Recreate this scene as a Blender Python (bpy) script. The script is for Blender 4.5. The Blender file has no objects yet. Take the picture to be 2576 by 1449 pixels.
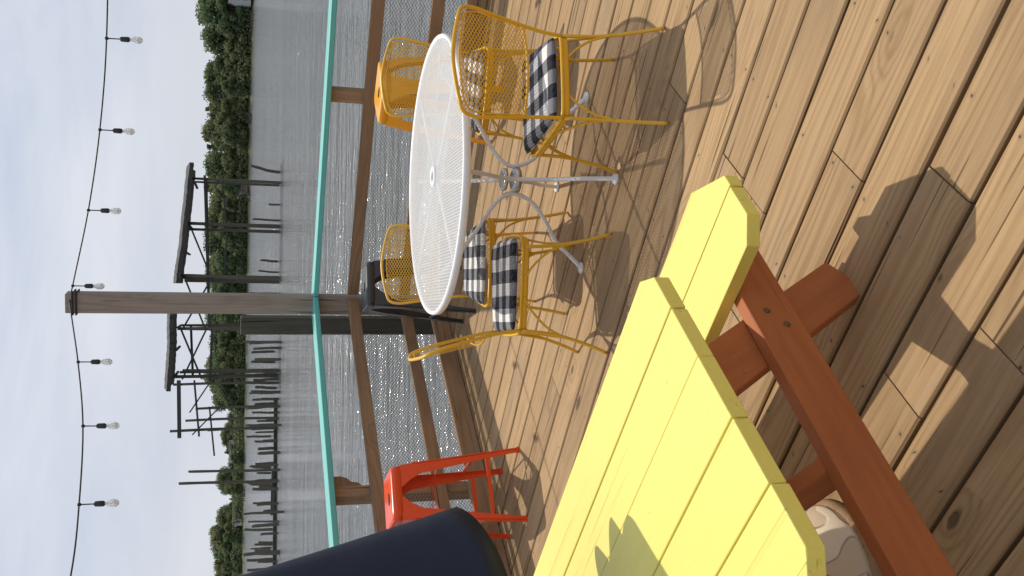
import bpy, bmesh, math, random
from mathutils import Vector, Matrix, noise as mnoise
V=Vector
random.seed(7)
SC=bpy.context.scene
COL=SC.collection
SC.view_settings.view_transform='Standard'
try: SC.view_settings.look='None'
except Exception: pass
SC.view_settings.exposure=0
WM={}   # world matrices

# ------------------------------------------------------------------ helpers
def newbm(): return bmesh.new()
def place(ob,mw,parent=None):
    WM[ob.name]=mw.copy()
    if parent is not None:
        ob.parent=parent
        ob.matrix_basis=WM[parent.name].inverted()@mw
    else:
        ob.matrix_basis=mw
def mk(name,bm,mat,parent=None,mw=None,smooth=True,bevel=0,kind=None,label=None,category=None,group=None):
    me=bpy.data.meshes.new(name)
    bm.normal_update()
    bm.to_mesh(me); bm.free()
    if mat is not None:
        for m in (mat if isinstance(mat,(list,tuple)) else [mat]): me.materials.append(m)
    for p in me.polygons: p.use_smooth=smooth
    ob=bpy.data.objects.new(name,me); COL.objects.link(ob)
    if mw is None: mw=Matrix.Identity(4) if parent is None else WM[parent.name]
    place(ob,mw,parent)
    if bevel>0:
        md=ob.modifiers.new("bevel",'BEVEL'); md.width=bevel; md.segments=2; md.limit_method='ANGLE'; md.angle_limit=math.radians(40)
    if kind: ob["kind"]=kind
    if label: ob["label"]=label
    if category: ob["category"]=category
    if group: ob["group"]=group
    return ob
def thing(name,mw,label,category,group=None):
    ob=bpy.data.objects.new(name,None); ob.empty_display_size=.1; COL.objects.link(ob)
    place(ob,mw); ob["label"]=label; ob["category"]=category
    if group: ob["group"]=group
    return ob
def dup(src,mw,label=None):
    n=src.copy(); COL.objects.link(n); place(n,mw)
    if label: n["label"]=label
    def rec(s,np):
        for c in list(s.children):
            if c in made: continue
            k=c.copy(); COL.objects.link(k); made.add(k); k.parent=np
            k.matrix_parent_inverse=c.matrix_parent_inverse.copy(); k.matrix_basis=c.matrix_basis.copy()
            rec(c,k)
    made=set(); rec(src,n)
    return n
def TR(x,y,z,rot=0): return Matrix.Translation((x,y,z))@Matrix.Rotation(rot,4,'Z')
def catmull(pts,n,closed=False):
    pts=[V(p) for p in pts]; out=[]; N=len(pts)
    rng=N if closed else N-1
    for i in range(rng):
        if closed: p0,p1,p2,p3=pts[(i-1)%N],pts[i],pts[(i+1)%N],pts[(i+2)%N]
        else:
            p1,p2=pts[i],pts[i+1]; p0=pts[i-1] if i>0 else p1*2-p2; p3=pts[i+2] if i+2<N else p2*2-p1
        for k in range(n):
            t=k/n; t2=t*t; t3=t2*t
            out.append(.5*((2*p1)+(-p0+p2)*t+(2*p0-5*p1+4*p2-p3)*t2+(-p0+3*p1-3*p2+p3)*t3))
    if not closed: out.append(pts[-1])
    return out
def tube(bm,pts,r,seg=8,sub=5,closed=False,smooth=True,flat=None):
    P=catmull(pts,sub,closed) if smooth else [V(p) for p in pts]
    n=len(P); rr=r if callable(r) else (lambda t:r)
    T=[]
    for i in range(n):
        if closed: d=P[(i+1)%n]-P[i-1]
        else: d=P[min(i+1,n-1)]-P[max(i-1,0)]
        T.append(d.normalized())
    up=V((0,0,1)) if abs(T[0].z)<.9 else V((1,0,0))
    nrm=(up-T[0]*up.dot(T[0])).normalized()
    rings=[]
    for i in range(n):
        nrm=(nrm-T[i]*nrm.dot(T[i])).normalized()
        b=T[i].cross(nrm); R=rr(i/(n-1) if n>1 else 0)
        fx,fy=(1,1) if flat is None else flat
        rings.append([bm.verts.new(P[i]+nrm*(math.cos(2*math.pi*k/seg)*R*fx)+b*(math.sin(2*math.pi*k/seg)*R*fy)) for k in range(seg)])
    m=n if closed else n-1
    for i in range(m):
        a=rings[i]; c=rings[(i+1)%n]
        for k in range(seg):
            bm.faces.new((a[k],a[(k+1)%seg],c[(k+1)%seg],c[k]))
    if not closed:
        bm.faces.new(rings[0][::-1]); bm.faces.new(rings[-1])
def box(bm,c,s,M=None):
    vs=[]
    for z in (-1,1):
        for y in (-1,1):
            for x in (-1,1):
                p=V((c[0]+x*s[0]/2,c[1]+y*s[1]/2,c[2]+z*s[2]/2))
                if M is not None: p=M@p
                vs.append(bm.verts.new(p))
    for f in ((0,2,3,1),(4,5,7,6),(0,1,5,4),(2,6,7,3),(0,4,6,2),(1,3,7,5)):
        bm.faces.new([vs[i] for i in f])
def lathe(bm,prof,seg=32,cap=True,M=None,rad=None):
    rings=[]
    for (r,z) in prof:
        ring=[]
        for k in range(seg):
            a=2*math.pi*k/seg
            q=r*(rad(a,z) if rad else 1)
            p=V((q*math.cos(a),q*math.sin(a),z))
            if M is not None: p=M@p
            ring.append(bm.verts.new(p))
        rings.append(ring)
    for i in range(len(rings)-1):
        for k in range(seg):
            bm.faces.new((rings[i][k],rings[i][(k+1)%seg],rings[i+1][(k+1)%seg],rings[i+1][k]))
    if cap:
        bm.faces.new(rings[0][::-1]); bm.faces.new(rings[-1])
def prism(bm,poly,z0,z1):
    lo=[bm.verts.new((p[0],p[1],z0)) for p in poly]; hi=[bm.verts.new((p[0],p[1],z1)) for p in poly]
    n=len(poly)
    bm.faces.new(hi); bm.faces.new(lo[::-1])
    for i in range(n): bm.faces.new((lo[i],lo[(i+1)%n],hi[(i+1)%n],hi[i]))
def board(name,p0,p1,w,h,mat,parent=None,bevel=.004,tilt=None,**kw):
    """beam from p0 to p1: local X along it, w horizontal width, h height"""
    p0=V(p0);p1=V(p1);d=p1-p0;L=d.length;x=d/L
    up=V((0,0,1)) if abs(x.z)<.95 else V((0,1,0))
    if tilt is not None: up=V(tilt)
    y=up.cross(x).normalized(); z=x.cross(y)
    mw=Matrix(((x.x,y.x,z.x,p0.x),(x.y,y.y,z.y,p0.y),(x.z,y.z,z.z,p0.z),(0,0,0,1)))
    bm=newbm(); box(bm,(L/2,0,0),(L,w,h))
    return mk(name,bm,mat,parent,mw,smooth=False,bevel=bevel,**kw)

# ------------------------------------------------------------------ node helpers
class NT:
    def __init__(s,name):
        s.m=bpy.data.materials.new(name); s.m.use_nodes=True
        s.t=s.m.node_tree; s.n=s.t.nodes; s.l=s.t.links
        s.n.clear(); s.out=s.n.new("ShaderNodeOutputMaterial"); s.b=s.n.new("ShaderNodeBsdfPrincipled")
        s.l.new(s.b.outputs[0],s.out.inputs[0])
    def N(s,t,**k):
        nd=s.n.new(t)
        for a,b in k.items(): setattr(nd,a,b)
        return nd
    def L(s,a,b): s.l.new(a,b)
    def val(s,sock,v):
        if hasattr(v,'is_linked') or isinstance(v,bpy.types.NodeSocket): s.l.new(v,sock)
        else: sock.default_value=v
    def math(s,op,a,b=None,c=None,clamp=False):
        nd=s.N("ShaderNodeMath",operation=op); nd.use_clamp=clamp
        s.val(nd.inputs[0],a)
        if b is not None: s.val(nd.inputs[1],b)
        if c is not None: s.val(nd.inputs[2],c)
        return nd.outputs[0]
    def mapping(s,vec,scale=(1,1,1),loc=(0,0,0),rot=(0,0,0)):
        nd=s.N("ShaderNodeMapping"); s.L(vec,nd.inputs[0]); nd.inputs['Scale'].default_value=scale
        s.val(nd.inputs['Location'],loc); nd.inputs['Rotation'].default_value=rot
        return nd.outputs[0]
    def noise(s,vec,scale=5,detail=3,rough=.5,dist=0):
        nd=s.N("ShaderNodeTexNoise"); s.L(vec,nd.inputs['Vector']); nd.inputs['Scale'].default_value=scale
        nd.inputs['Detail'].default_value=detail; nd.inputs['Roughness'].default_value=rough; nd.inputs['Distortion'].default_value=dist
        return nd.outputs[0]
    def mix(s,f,a,b,mode='MIX'):
        nd=s.N("ShaderNodeMix",data_type='RGBA',blend_type=mode)
        s.val(nd.inputs[0],f)
        s.val(nd.inputs[6],a if not isinstance(a,tuple) else (*a[:3],1)); s.val(nd.inputs[7],b if not isinstance(b,tuple) else (*b[:3],1))
        return nd.outputs[2]
    def ramp(s,f,stops):
        nd=s.N("ShaderNodeValToRGB"); s.L(f,nd.inputs[0]); e=nd.color_ramp.elements
        while len(e)<len(stops): e.new(.5)
        for i,(p,c) in enumerate(stops):
            e[i].position=p; e[i].color=(c,c,c,1) if not isinstance(c,tuple) else (*c,1)
        return nd.outputs[0]
    def smooth(s,v,lo,hi,a=0,b=1):
        nd=s.N("ShaderNodeMapRange",interpolation_type='SMOOTHSTEP'); s.val(nd.inputs[0],v)
        for i,x in enumerate((lo,hi,a,b)): nd.inputs[i+1].default_value=x
        return nd.outputs[0]
    def bump(s,h,strength=.3,dist=.01):
        nd=s.N("ShaderNodeBump"); nd.inputs['Strength'].default_value=strength; nd.inputs['Distance'].default_value=dist
        s.L(h,nd.inputs['Height']); s.L(nd.outputs[0],s.b.inputs['Normal']); return nd
    def col(s,c): s.val(s.b.inputs['Base Color'],c if not isinstance(c,tuple) else (*c,1))
    def rough(s,v): s.val(s.b.inputs['Roughness'],v)

def wood_mat(name,c1,c2,dark,stain=(.2,.14,.09),rnd_attr=False,screws=False,grain=1.0,rough=.75,knots=1.0,bump=.35,soft=1.0):
    t=NT(name); tc=t.N("ShaderNodeTexCoord"); obj=tc.outputs['Object']
    if rnd_attr:
        at=t.N("ShaderNodeAttribute",attribute_name='rnd'); r=at.outputs['Fac']
    else:
        oi=t.N("ShaderNodeObjectInfo"); r=oi.outputs['Random']
    cb=t.N("ShaderNodeCombineXYZ"); t.L(t.math('MULTIPLY',r,53.),cb.inputs[0]); t.L(t.math('MULTIPLY',r,17.),cb.inputs[2]); t.L(t.math('MULTIPLY',r,5.),cb.inputs[1])
    add=t.N("ShaderNodeVectorMath",operation='ADD'); t.L(obj,add.inputs[0]); t.L(cb.outputs[0],add.inputs[1]); P=add.outputs[0]
    vo=t.N("ShaderNodeTexVoronoi"); t.L(t.mapping(P,(1.9,5.2,5.2)),vo.inputs['Vector']); vo.inputs['Scale'].default_value=1.
    kd=t.math('ADD',vo.outputs['Distance'],t.math('MULTIPLY',t.math('SUBTRACT',t.noise(P,30.,2),.5),.05))
    sep=t.N("ShaderNodeSeparateColor"); t.L(vo.outputs['Color'],sep.inputs[0])
    on=t.math('GREATER_THAN',sep.outputs[0],.35)
    ks=t.math('MULTIPLY_ADD',sep.outputs[1],.075,.05)
    knot=t.math('MULTIPLY',t.smooth(t.math('DIVIDE',kd,ks),.55,1.,1,0),on)
    halo=t.math('MULTIPLY',t.smooth(kd,.03,.36,1,0),on)
    fld=t.noise(t.mapping(P,(.36,4.4,4.4)),1.,2,.4)
    g=t.math('ADD',t.math('MULTIPLY',fld,18.*grain),t.math('MULTIPLY',halo,2.4))
    ln=t.math('MULTIPLY_ADD',t.math('SINE',t.math('MULTIPLY',g,6.2832)),.5,.5)
    ln=t.math('POWER',ln,2.2)
    fine=t.noise(t.mapping(P,(2.2,110,110)),1.,5,.65)
    mid=t.noise(t.mapping(P,(.9,22,22)),1.,4,.6)
    big=t.noise(t.mapping(P,(1.1,2.6,2.6)),1.,5,.65)
    grey=t.noise(t.mapping(P,(.8,5,5),loc=(3,3,3)),1.,5,.7)
    crack=t.smooth(t.noise(t.mapping(P,(1.1,55,55)),1.,2,.5),.67,.715)
    mod=t.noise(t.mapping(P,(.6,2.,2.)),1.,2)
    col=t.mix(t.math('MULTIPLY',ln,t.smooth(mod,.3,.65,.18*soft,.68*soft)),c1,c2)
    col=t.mix(t.smooth(mid,.45,.75,0,.38*soft),col,dark)
    col=t.mix(t.smooth(fine,.42,.75,0,.38*soft),col,dark)
    col=t.mix(t.smooth(big,.48,.72,0,.55),col,stain)
    gs=sum(c1)/3
    col=t.mix(t.smooth(grey,.55,.75,0,.35),col,(gs*1.02,gs*.88,gs*.70))
    col=t.mix(t.math('MULTIPLY',halo,.25*knots),col,dark)
    br=t.math('MULTIPLY_ADD',t.math('FRACT',t.math('MULTIPLY',r,7.31)),.28,.85)
    cc=t.N("ShaderNodeCombineColor"); 
    for i in range(3): t.L(br,cc.inputs[i])
    col=t.mix(1.,col,cc.outputs[0],'MULTIPLY')
    col=t.mix(t.math('MULTIPLY',crack,.75),col,tuple(x*.2 for x in dark))
    col=t.mix(t.math('MULTIPLY',knot,.8*knots),col,tuple(x*.35 for x in dark))
    h=t.math('SUBTRACT',t.math('MULTIPLY',ln,-.3),t.math('ADD',t.math('MULTIPLY',fine,.4),t.math('MULTIPLY',crack,1.5)))
    if screws:
        sx=t.N("ShaderNodeSeparateXYZ"); t.L(obj,sx.inputs[0])
        dx=t.math('SUBTRACT',t.math('MODULO',t.math('ADD',sx.outputs[0],40.47+.027),.405),.06)
        ym=t.math('MODULO',t.math('ADD',sx.outputs[1],17.),.19)
        dy=t.math('SUBTRACT',t.math('ABSOLUTE',t.math('SUBTRACT',ym,.095)),.062)
        wob=t.math('MULTIPLY_ADD',t.noise(t.mapping(obj,(2.,40,1)),1.,1),.05,-.025)
        d=t.math('SQRT',t.math('ADD',t.math('POWER',t.math('ADD',dx,wob),2.),t.math('POWER',dy,2.)))
        vis=t.smooth(t.noise(t.mapping(obj,(2.1,9,1)),1.,1),.42,.5)
        sc=t.math('MULTIPLY',t.smooth(d,.0028,.0048,.9,0),vis); halo2=t.math('MULTIPLY',t.smooth(d,.003,.014,.25,0),vis)
        col=t.mix(halo2,col,(.08,.055,.04)); col=t.mix(sc,col,(.04,.032,.026))
        edge=t.smooth(t.math('ABSOLUTE',t.math('SUBTRACT',ym,.095)),.078,.092,0,.45)
        col=t.mix(edge,col,tuple(x*.7 for x in dark))
    t.col(col); t.rough(t.smooth(fine,.3,.8,rough-.08,rough+.12)); t.b.inputs['Specular IOR Level'].default_value=.22
    t.bump(h,bump,.004)
    return t.m
def paint_mat(name,c,rough=.4,var=.12,bumpk=.15,scale=8.,stretch=(1,1,1),spec=.5,metal=0,dirt=None,grainy=False):
    t=NT(name); tc=t.N("ShaderNodeTexCoord"); o=tc.outputs['Object']
    n1=t.noise(t.mapping(o,stretch),scale,5,.6)
    n2=t.noise(o,scale*9,3,.6)
    d=dirt or tuple(x*.55 for x in c)
    col=t.mix(t.smooth(n1,.35,.75,0,var*2),c,d)
    col=t.mix(t.smooth(n2,.62,.75,0,var),col,d)
    if grainy:
        n3=t.noise(t.mapping(o,(1.5,60,60)),1.,4,.6); n4=t.smooth(t.noise(t.mapping(o,(1,30,30)),1.,2),.66,.74)
        col=t.mix(t.math('MULTIPLY',n4,.25),col,d)
        col=t.mix(t.smooth(t.noise(o,55.,2),.74,.78,0,.5),col,tuple(x*.5 for x in d))
    t.col(col); t.rough(t.math('MULTIPLY_ADD',n1,.25,rough-.12)); t.b.inputs['Specular IOR Level'].default_value=spec
    t.b.inputs['Metallic'].default_value=metal
    if grainy: t.bump(t.math('SUBTRACT',t.math('ADD',n3,t.math('MULTIPLY',n2,.5)),t.math('MULTIPLY',n4,1.2)),bumpk,.003)
    else: t.bump(n2,bumpk,.002)
    return t.m

M_deck=wood_mat("deck_wood",(.395,.258,.132),(.27,.162,.075),(.18,.108,.052),stain=(.245,.16,.09),rnd_attr=True,screws=True,bump=.6)
M_rail=wood_mat("rail_wood",(.34,.21,.115),(.25,.145,.075),(.15,.09,.05),stain=(.2,.13,.08),grain=.8)
M_post=wood_mat("grey_post_wood",(.33,.265,.215),(.24,.185,.145),(.13,.10,.08),stain=(.19,.155,.13),grain=.8)
M_pile=wood_mat("old_piling_wood",(.12,.11,.085),(.085,.08,.06),(.04,.038,.03),stain=(.065,.065,.048),grain=.8,knots=.3)
M_brown=paint_mat("stained_wood",(.40,.125,.038),.6,.2,.5,4.,(1,8,8),spec=.3,dirt=(.25,.07,.024),grainy=True)
M_lemon=paint_mat("lemon_paint",(.77,.665,.14),.45,.10,.6,3.,(1,4,4),dirt=(.60,.50,.10),grainy=True)
M_teal=paint_mat("teal_paint",(.11,.44,.39),.5,.10,.25,3.,(1,5,5),dirt=(.09,.32,.28),grainy=True)
M_yel=paint_mat("yellow_metal_paint",(.74,.41,.02),.35,.1,.1,20.,dirt=(.45,.24,.02))
M_ystool=paint_mat("amber_enamel",(.84,.36,.01),.3,.06,.05,6.)
M_red=paint_mat("red_enamel",(.78,.075,.012),.28,.06,.05,6.)
M_blk=paint_mat("charcoal_enamel",(.035,.035,.037),.35,.1,.05,6.)
M_white=paint_mat("white_metal_paint",(.76,.76,.755),.5,.08,.1,20.,dirt=(.5,.48,.46))
M_navy=paint_mat("navy_canvas",(.004,.009,.028),.5,.15,.25,14.,spec=.35)
M_cable=paint_mat("black_rubber",(.018,.018,.018),.5,.1,.05,30.)
M_net=paint_mat("brown_netting",(.05,.042,.032),.8,.1,.05,30.,spec=.1)
M_chrome=paint_mat("dull_steel",(.55,.55,.56),.3,.1,.05,30.,metal=1)
M_bolt=paint_mat("rusty_bolt",(.16,.11,.07),.5,.2,.1,60.,metal=.6)
M_bark=paint_mat("tree_bark",(.09,.07,.05),.9,.3,.3,2.)
M_dark=paint_mat("dark_timber",(.05,.048,.043),.85,.3,.4,1.5)
M_slot=paint_mat("painted_slot_shade",(.01,.01,.01),.8,.1,.05,10.)

# cushion gingham
t=NT("gingham_cloth"); tc=t.N("ShaderNodeTexCoord"); s=t.N("ShaderNodeSeparateXYZ"); t.L(tc.outputs['Object'],s.inputs[0])
def st(ax): return t.math('GREATER_THAN',t.math('MODULO',t.math('ADD',ax,12.03),.12),.06)
wob=t.math('MULTIPLY_ADD',t.noise(tc.outputs['Object'],9.,2),.012,-.006)
a=st(t.math('ADD',s.outputs[0],wob)); b=st(t.math('ADD',t.math('ADD',s.outputs[1],wob),.012))
sm=t.math('MULTIPLY',t.math('ADD',a,b),.5)
col=t.ramp(sm,[(0,(.74,.73,.71)),(.25,(.74,.73,.71)),(.26,(.19,.19,.205)),(.75,(.19,.19,.205)),(.76,(.012,.013,.020)),(1,(.012,.013,.020))])
cr=[n for n in t.n if n.type=='VALTORGB'][0]; cr.color_ramp.interpolation='CONSTANT'
nn=t.noise(tc.outputs['Object'],60.,3,.6)
col=t.mix(t.smooth(nn,.3,.7,0,.12),col,(.3,.3,.31))
t.col(col); t.rough(.9); t.b.inputs['Specular IOR Level'].default_value=.15
wv=t.math('SINE',t.math('MULTIPLY',s.outputs[0],700.)); t.bump(t.math('ADD',wv,nn),.5,.0015)
M_ging=t.m
# water
t=NT("river_water"); tc=t.N("ShaderNodeTexCoord"); o=tc.outputs['Object']
n1=t.noise(t.mapping(o,(.9,2.2,1),rot=(0,0,.2)),1.5,4,.6,.2); n2=t.noise(t.mapping(o,(.02,.10,1)),1.,4,.6)
n3=t.noise(t.mapping(o,(.22,.75,1),rot=(0,0,-.1)),1.,4,.6)
t.col(t.mix(t.smooth(n2,.3,.7),(.20,.205,.20),(.145,.15,.15))); t.rough(.08); t.b.inputs['IOR'].default_value=1.33
t.bump(t.math('ADD',t.math('ADD',t.math('MULTIPLY',n1,.4),t.math('MULTIPLY',n3,1.)),t.math('MULTIPLY',n2,1.)),1.,.30)
M_water=t.m
# foliage
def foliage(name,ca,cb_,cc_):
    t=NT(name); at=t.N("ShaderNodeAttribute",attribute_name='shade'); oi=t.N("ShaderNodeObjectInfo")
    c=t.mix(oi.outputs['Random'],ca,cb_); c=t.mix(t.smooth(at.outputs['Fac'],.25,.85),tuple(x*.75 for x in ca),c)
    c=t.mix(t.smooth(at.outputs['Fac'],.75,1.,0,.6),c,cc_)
    t.col(c); t.rough(.85); t.b.inputs['Specular IOR Level'].default_value=.1
    tr=t.N("ShaderNodeBsdfTranslucent"); t.L(c,tr.inputs[0]); mx=t.N("ShaderNodeMixShader"); mx.inputs[0].default_value=.5
    t.L(t.b.outputs[0],mx.inputs[1]); t.L(tr.outputs[0],mx.inputs[2]); t.L(mx.outputs[0],t.out.inputs[0])
    return t.m
M_leaf=foliage("leaves",(.13,.20,.10),(.25,.235,.12),(.29,.31,.16))  # far-bank haze is put into these paler, bluer leaf colours
M_grass=paint_mat("bank_grass",(.14,.17,.08),.9,.4,.3,.3,dirt=(.16,.14,.09))
M_siding=paint_mat("white_siding",(.42,.43,.43),.7,.1,.1,1.)
M_gsiding=paint_mat("grey_siding",(.17,.18,.19),.7,.1,.1,1.)
M_bsiding=paint_mat("brown_siding",(.18,.12,.09),.7,.1,.1,1.)
M_roof=paint_mat("roof_shingle",(.12,.115,.11),.9,.3,.2,1.)
M_glass=paint_mat("window_pane",(.03,.04,.05),.15,.1,.0,1.)

# ------------------------------------------------------------------ world + sun
w=bpy.data.worlds.new("World"); SC.world=w; w.use_nodes=True
nt=w.node_tree; nt.nodes.clear()
def WN(k): return nt.nodes.new(k)
out=WN("ShaderNodeOutputWorld"); bg=WN("ShaderNodeBackground"); sky=WN("ShaderNodeTexSky")
sky.sky_type='NISHITA'; sky.sun_disc=False; sky.sun_elevation=math.radians(60); sky.sun_rotation=math.radians(-3)
sky.air_density=1.0; sky.dust_density=3.0; sky.ozone_density=1.2
tcw=WN("ShaderNodeTexCoord"); mp=WN("ShaderNodeMapping"); mp.inputs['Scale'].default_value=(1.0,1.0,3.5)
no=WN("ShaderNodeTexNoise"); no.inputs['Scale'].default_value=2.2; no.inputs['Detail'].default_value=8; no.inputs['Roughness'].default_value=.5; no.inputs['Distortion'].default_value=.4
rp=WN("ShaderNodeValToRGB"); rp.color_ramp.elements[0].position=.30; rp.color_ramp.elements[0].color=(.80,.80,.80,1); rp.color_ramp.elements[1].position=.66; rp.color_ramp.elements[1].color=(.98,.98,.98,1)
no2=WN("ShaderNodeTexNoise"); no2.inputs['Scale'].default_value=3.2; no2.inputs['Detail'].default_value=9; no2.inputs['Roughness'].default_value=.56; no2.inputs['Distortion'].default_value=.3
rp2=WN("ShaderNodeValToRGB"); rp2.color_ramp.elements[0].position=.3; rp2.color_ramp.elements[0].color=(6.2,6.95,8.5,1); rp2.color_ramp.elements[1].position=.68; rp2.color_ramp.elements[1].color=(8.4,8.8,9.7,1)
mx=WN("ShaderNodeMix"); mx.data_type='RGBA'
sx=WN("ShaderNodeSeparateXYZ"); mr=WN("ShaderNodeMapRange"); mr.inputs[1].default_value=0.; mr.inputs[2].default_value=.16; mr.inputs[3].default_value=.65; mr.inputs[4].default_value=0.
mh=WN("ShaderNodeMix"); mh.data_type='RGBA'; mh.inputs[7].default_value=(8.2,8.45,9.0,1)
nt.links.new(tcw.outputs['Generated'],sx.inputs[0]); nt.links.new(sx.outputs[2],mr.inputs[0])
nt.links.new(tcw.outputs['Generated'],mp.inputs[0]); nt.links.new(mp.outputs[0],no.inputs[0]); nt.links.new(mp.outputs[0],no2.inputs[0])
nt.links.new(no.outputs[0],rp.inputs[0]); nt.links.new(no2.outputs[0],rp2.inputs[0])
nt.links.new(rp.outputs[0],mx.inputs[0]); nt.links.new(sky.outputs[0],mx.inputs[6]); nt.links.new(rp2.outputs[0],mx.inputs[7])
nt.links.new(mr.outputs[0],mh.inputs[0]); nt.links.new(mx.outputs[2],mh.inputs[6]); nt.links.new(mh.outputs[2],bg.inputs[0])
bg.inputs[1].default_value=.09; nt.links.new(bg.outputs[0],out.inputs[0])
sl=bpy.data.lights.new("sun",'SUN'); sl.energy=3.4; sl.angle=math.radians(.6); sl.color=(1,.93,.80)
so=bpy.data.objects.new("sun",sl); COL.objects.link(so); so.rotation_euler=V((.03,-.59,-1)).to_track_quat('-Z','Y').to_euler(); so.location=(0,0,20)

# ------------------------------------------------------------------ water & land
WZ=-1.2
bm=newbm(); 
vs=[bm.verts.new(p) for p in ((-4000,-300,WZ),(4000,-300,WZ),(4000,7000,WZ),(-4000,7000,WZ))]; bm.faces.new(vs)
mk("river_water",bm,M_water,kind="structure",smooth=False)
SH=[(-600,560),(-250,475),(-127,440),(-60,420),(2.4,400),(50,368),(96,338),(160,300),(500,150),(900,0)]
def shore(x):
    for i in range(len(SH)-1):
        if SH[i][0]<=x<=SH[i+1][0]:
            k=(x-SH[i][0])/(SH[i+1][0]-SH[i][0]); return SH[i][1]*(1-k)+SH[i+1][1]*k
    return SH[0][1] if x<SH[0][0] else SH[-1][1]
bm=newbm(); rows=[]
xs=[-600+i*12 for i in range(126)]
for off,z in ((-1,-1.6),(3,-.55),(14,.2),(60,1.3),(200,2.5),(2500,3.)):
    rows.append([bm.verts.new((x+(mnoise.noise(V((x*.05,off,0)))*3),shore(x)+off+mnoise.noise(V((x*.08,off*.1,3)))*3,z+mnoise.noise(V((x*.03,off*.05,9)))*.25)) for x in xs])
for i in range(len(rows)-1):
    for k in range(len(xs)-1): bm.faces.new((rows[i][k],rows[i][k+1],rows[i+1][k+1],rows[i+1][k]))
mk("river_bank_terrain",bm,M_grass,kind="structure")

# ------------------------------------------------------------------ trees
def leafq(bm,sh,p,d,sz,val,rnd):
    u=V((rnd.gauss(0,1),rnd.gauss(0,1),rnd.gauss(0,1))).normalized(); v=u.cross(d)
    if v.length<.01: return
    v.normalize(); u=(u+d*.3).normalized()
    f=bm.faces.new([bm.verts.new(p+u*sz*a+v*sz*b) for a,b in ((-1,-.6),(.9,-.8),(1,.7),(-.7,1))])
    f[sh]=max(0,min(1,val))
def crown(seed,h,wd,n,conifer=False):
    rnd=random.Random(seed); bm=newbm(); sh=bm.faces.layers.float.new('shade')
    blobs=[]
    for i in range(46):
        k=rnd.random(); zz=h*(.08+.88*k)
        if conifer: rr=wd*.5*(1.05-k)*.8
        else: rr=wd*.5*math.sqrt(max(.05,1-((k-.36)/.72)**2))*.84
        a=rnd.random()*6.283; q=rr*math.sqrt(rnd.random())
        blobs.append((V((q*math.cos(a),q*math.sin(a),zz)),wd*rnd.uniform(.08,.17)*(.6 if conifer else 1),rnd.uniform(.55,1.0)))
    for i in range(n):
        c,r,s0=rnd.choice(blobs)
        d=V((rnd.gauss(0,1),rnd.gauss(0,1),rnd.gauss(0,1))).normalized()
        p=c+d*r*(rnd.uniform(.4,1.2)); p.z=max(p.z,.6)
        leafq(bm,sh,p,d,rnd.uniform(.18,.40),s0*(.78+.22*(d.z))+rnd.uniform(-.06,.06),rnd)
    return bm
def trunkbm(seed,h):
    rnd=random.Random(seed); bm=newbm()
    tube(bm,[(0,0,-.5),(.1,.05,h*.3),(-.1,.1,h*.75)],lambda t:.32*(1-t*.7),6,4)
    for i in range(4):
        a=rnd.random()*6.28; z=h*rnd.uniform(.2,.45); q=h*.22
        tube(bm,[(0,0,z),(q*.6*math.cos(a),q*.6*math.sin(a),z+h*.14),(q*math.cos(a),q*math.sin(a),z+h*.32)],lambda t:.14*(1-t*.7),5,3)
    return bm
kinds=[]
for i,(wd,con) in enumerate(((13,0),(14,0),(11,0),(15,0),(6.5,1))):
    e=thing("tree",TR(0,-500,-30),"leafy green tree standing on the river bank" if not con else "narrow dark conifer tree on the river bank","tree","trees along the far river bank")
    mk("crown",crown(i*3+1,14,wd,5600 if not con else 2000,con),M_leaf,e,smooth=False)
    mk("trunk",trunkbm(i,14 if not con else 12),M_bark,e)
    kinds.append(e)
rt=random.Random(5)
def tree_at(x,off,h,k):
    s=h/14.; sw=max(s,.55); mw=Matrix.Translation((x,shore(x)+off,-.4))@Matrix.Rotation(rt.random()*6.28,4,'Z')@Matrix.Diagonal((sw*rt.uniform(.85,1.2),sw*rt.uniform(.85,1.2),s,1))
    return dup(kinds[k],mw)
PF=[(-160,11),(-112,12.5),(-106,11),(-103,6),(-98,5.5),(-96,9),(-90,11),(-84,9),(-80,5.5),(-76,8.5),(-66,9),(-58,7),(-52,7),(-49,12),(-44,15.5),(-20,14.5),(0,16),(20,15),(40,14),(60,15.5),(78,14),(90,15),(96,18),(150,19)]
def prof(x):
    for i in range(len(PF)-1):
        if PF[i][0]<=x<=PF[i+1][0]:
            k=(x-PF[i][0])/(PF[i+1][0]-PF[i][0]); return PF[i][1]*(1-k)+PF[i+1][1]*k
    return 12
x=-146
while x<140:
    for off in (8,17,28):
        h=prof(x)*rt.uniform(.78,1.03)*(1+off*.003)
        if off==8: h*=.72
        if prof(x)<8.5 and off>18 : continue
        xx=x+rt.uniform(-2.4,2.4)
        k=4 if rt.random()<.08 else rt.randrange(4)
        tree_at(xx,off+rt.uniform(-2.5,2.5),h,k)
    x+=5.4
for e in kinds:
    for c in list(e.children): bpy.data.objects.remove(c)
    bpy.data.objects.remove(e)
# undergrowth
bm=newbm(); sh=bm.faces.layers.float.new('shade'); r2=random.Random(3)
for i in range(20000):
    x=r2.uniform(-170,150); off=r2.uniform(2.5,12); hh=r2.random()**1.2*4.4*(.5+.5*mnoise.noise(V((x*.12,2,0)))+.45)
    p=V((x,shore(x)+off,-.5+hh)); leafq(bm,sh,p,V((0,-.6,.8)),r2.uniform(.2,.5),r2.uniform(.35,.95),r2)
mk("bank_shrubs",bm,M_leaf,smooth=False,kind="stuff",label="low green shrubs lining the far river bank",category="shrubs")

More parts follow.
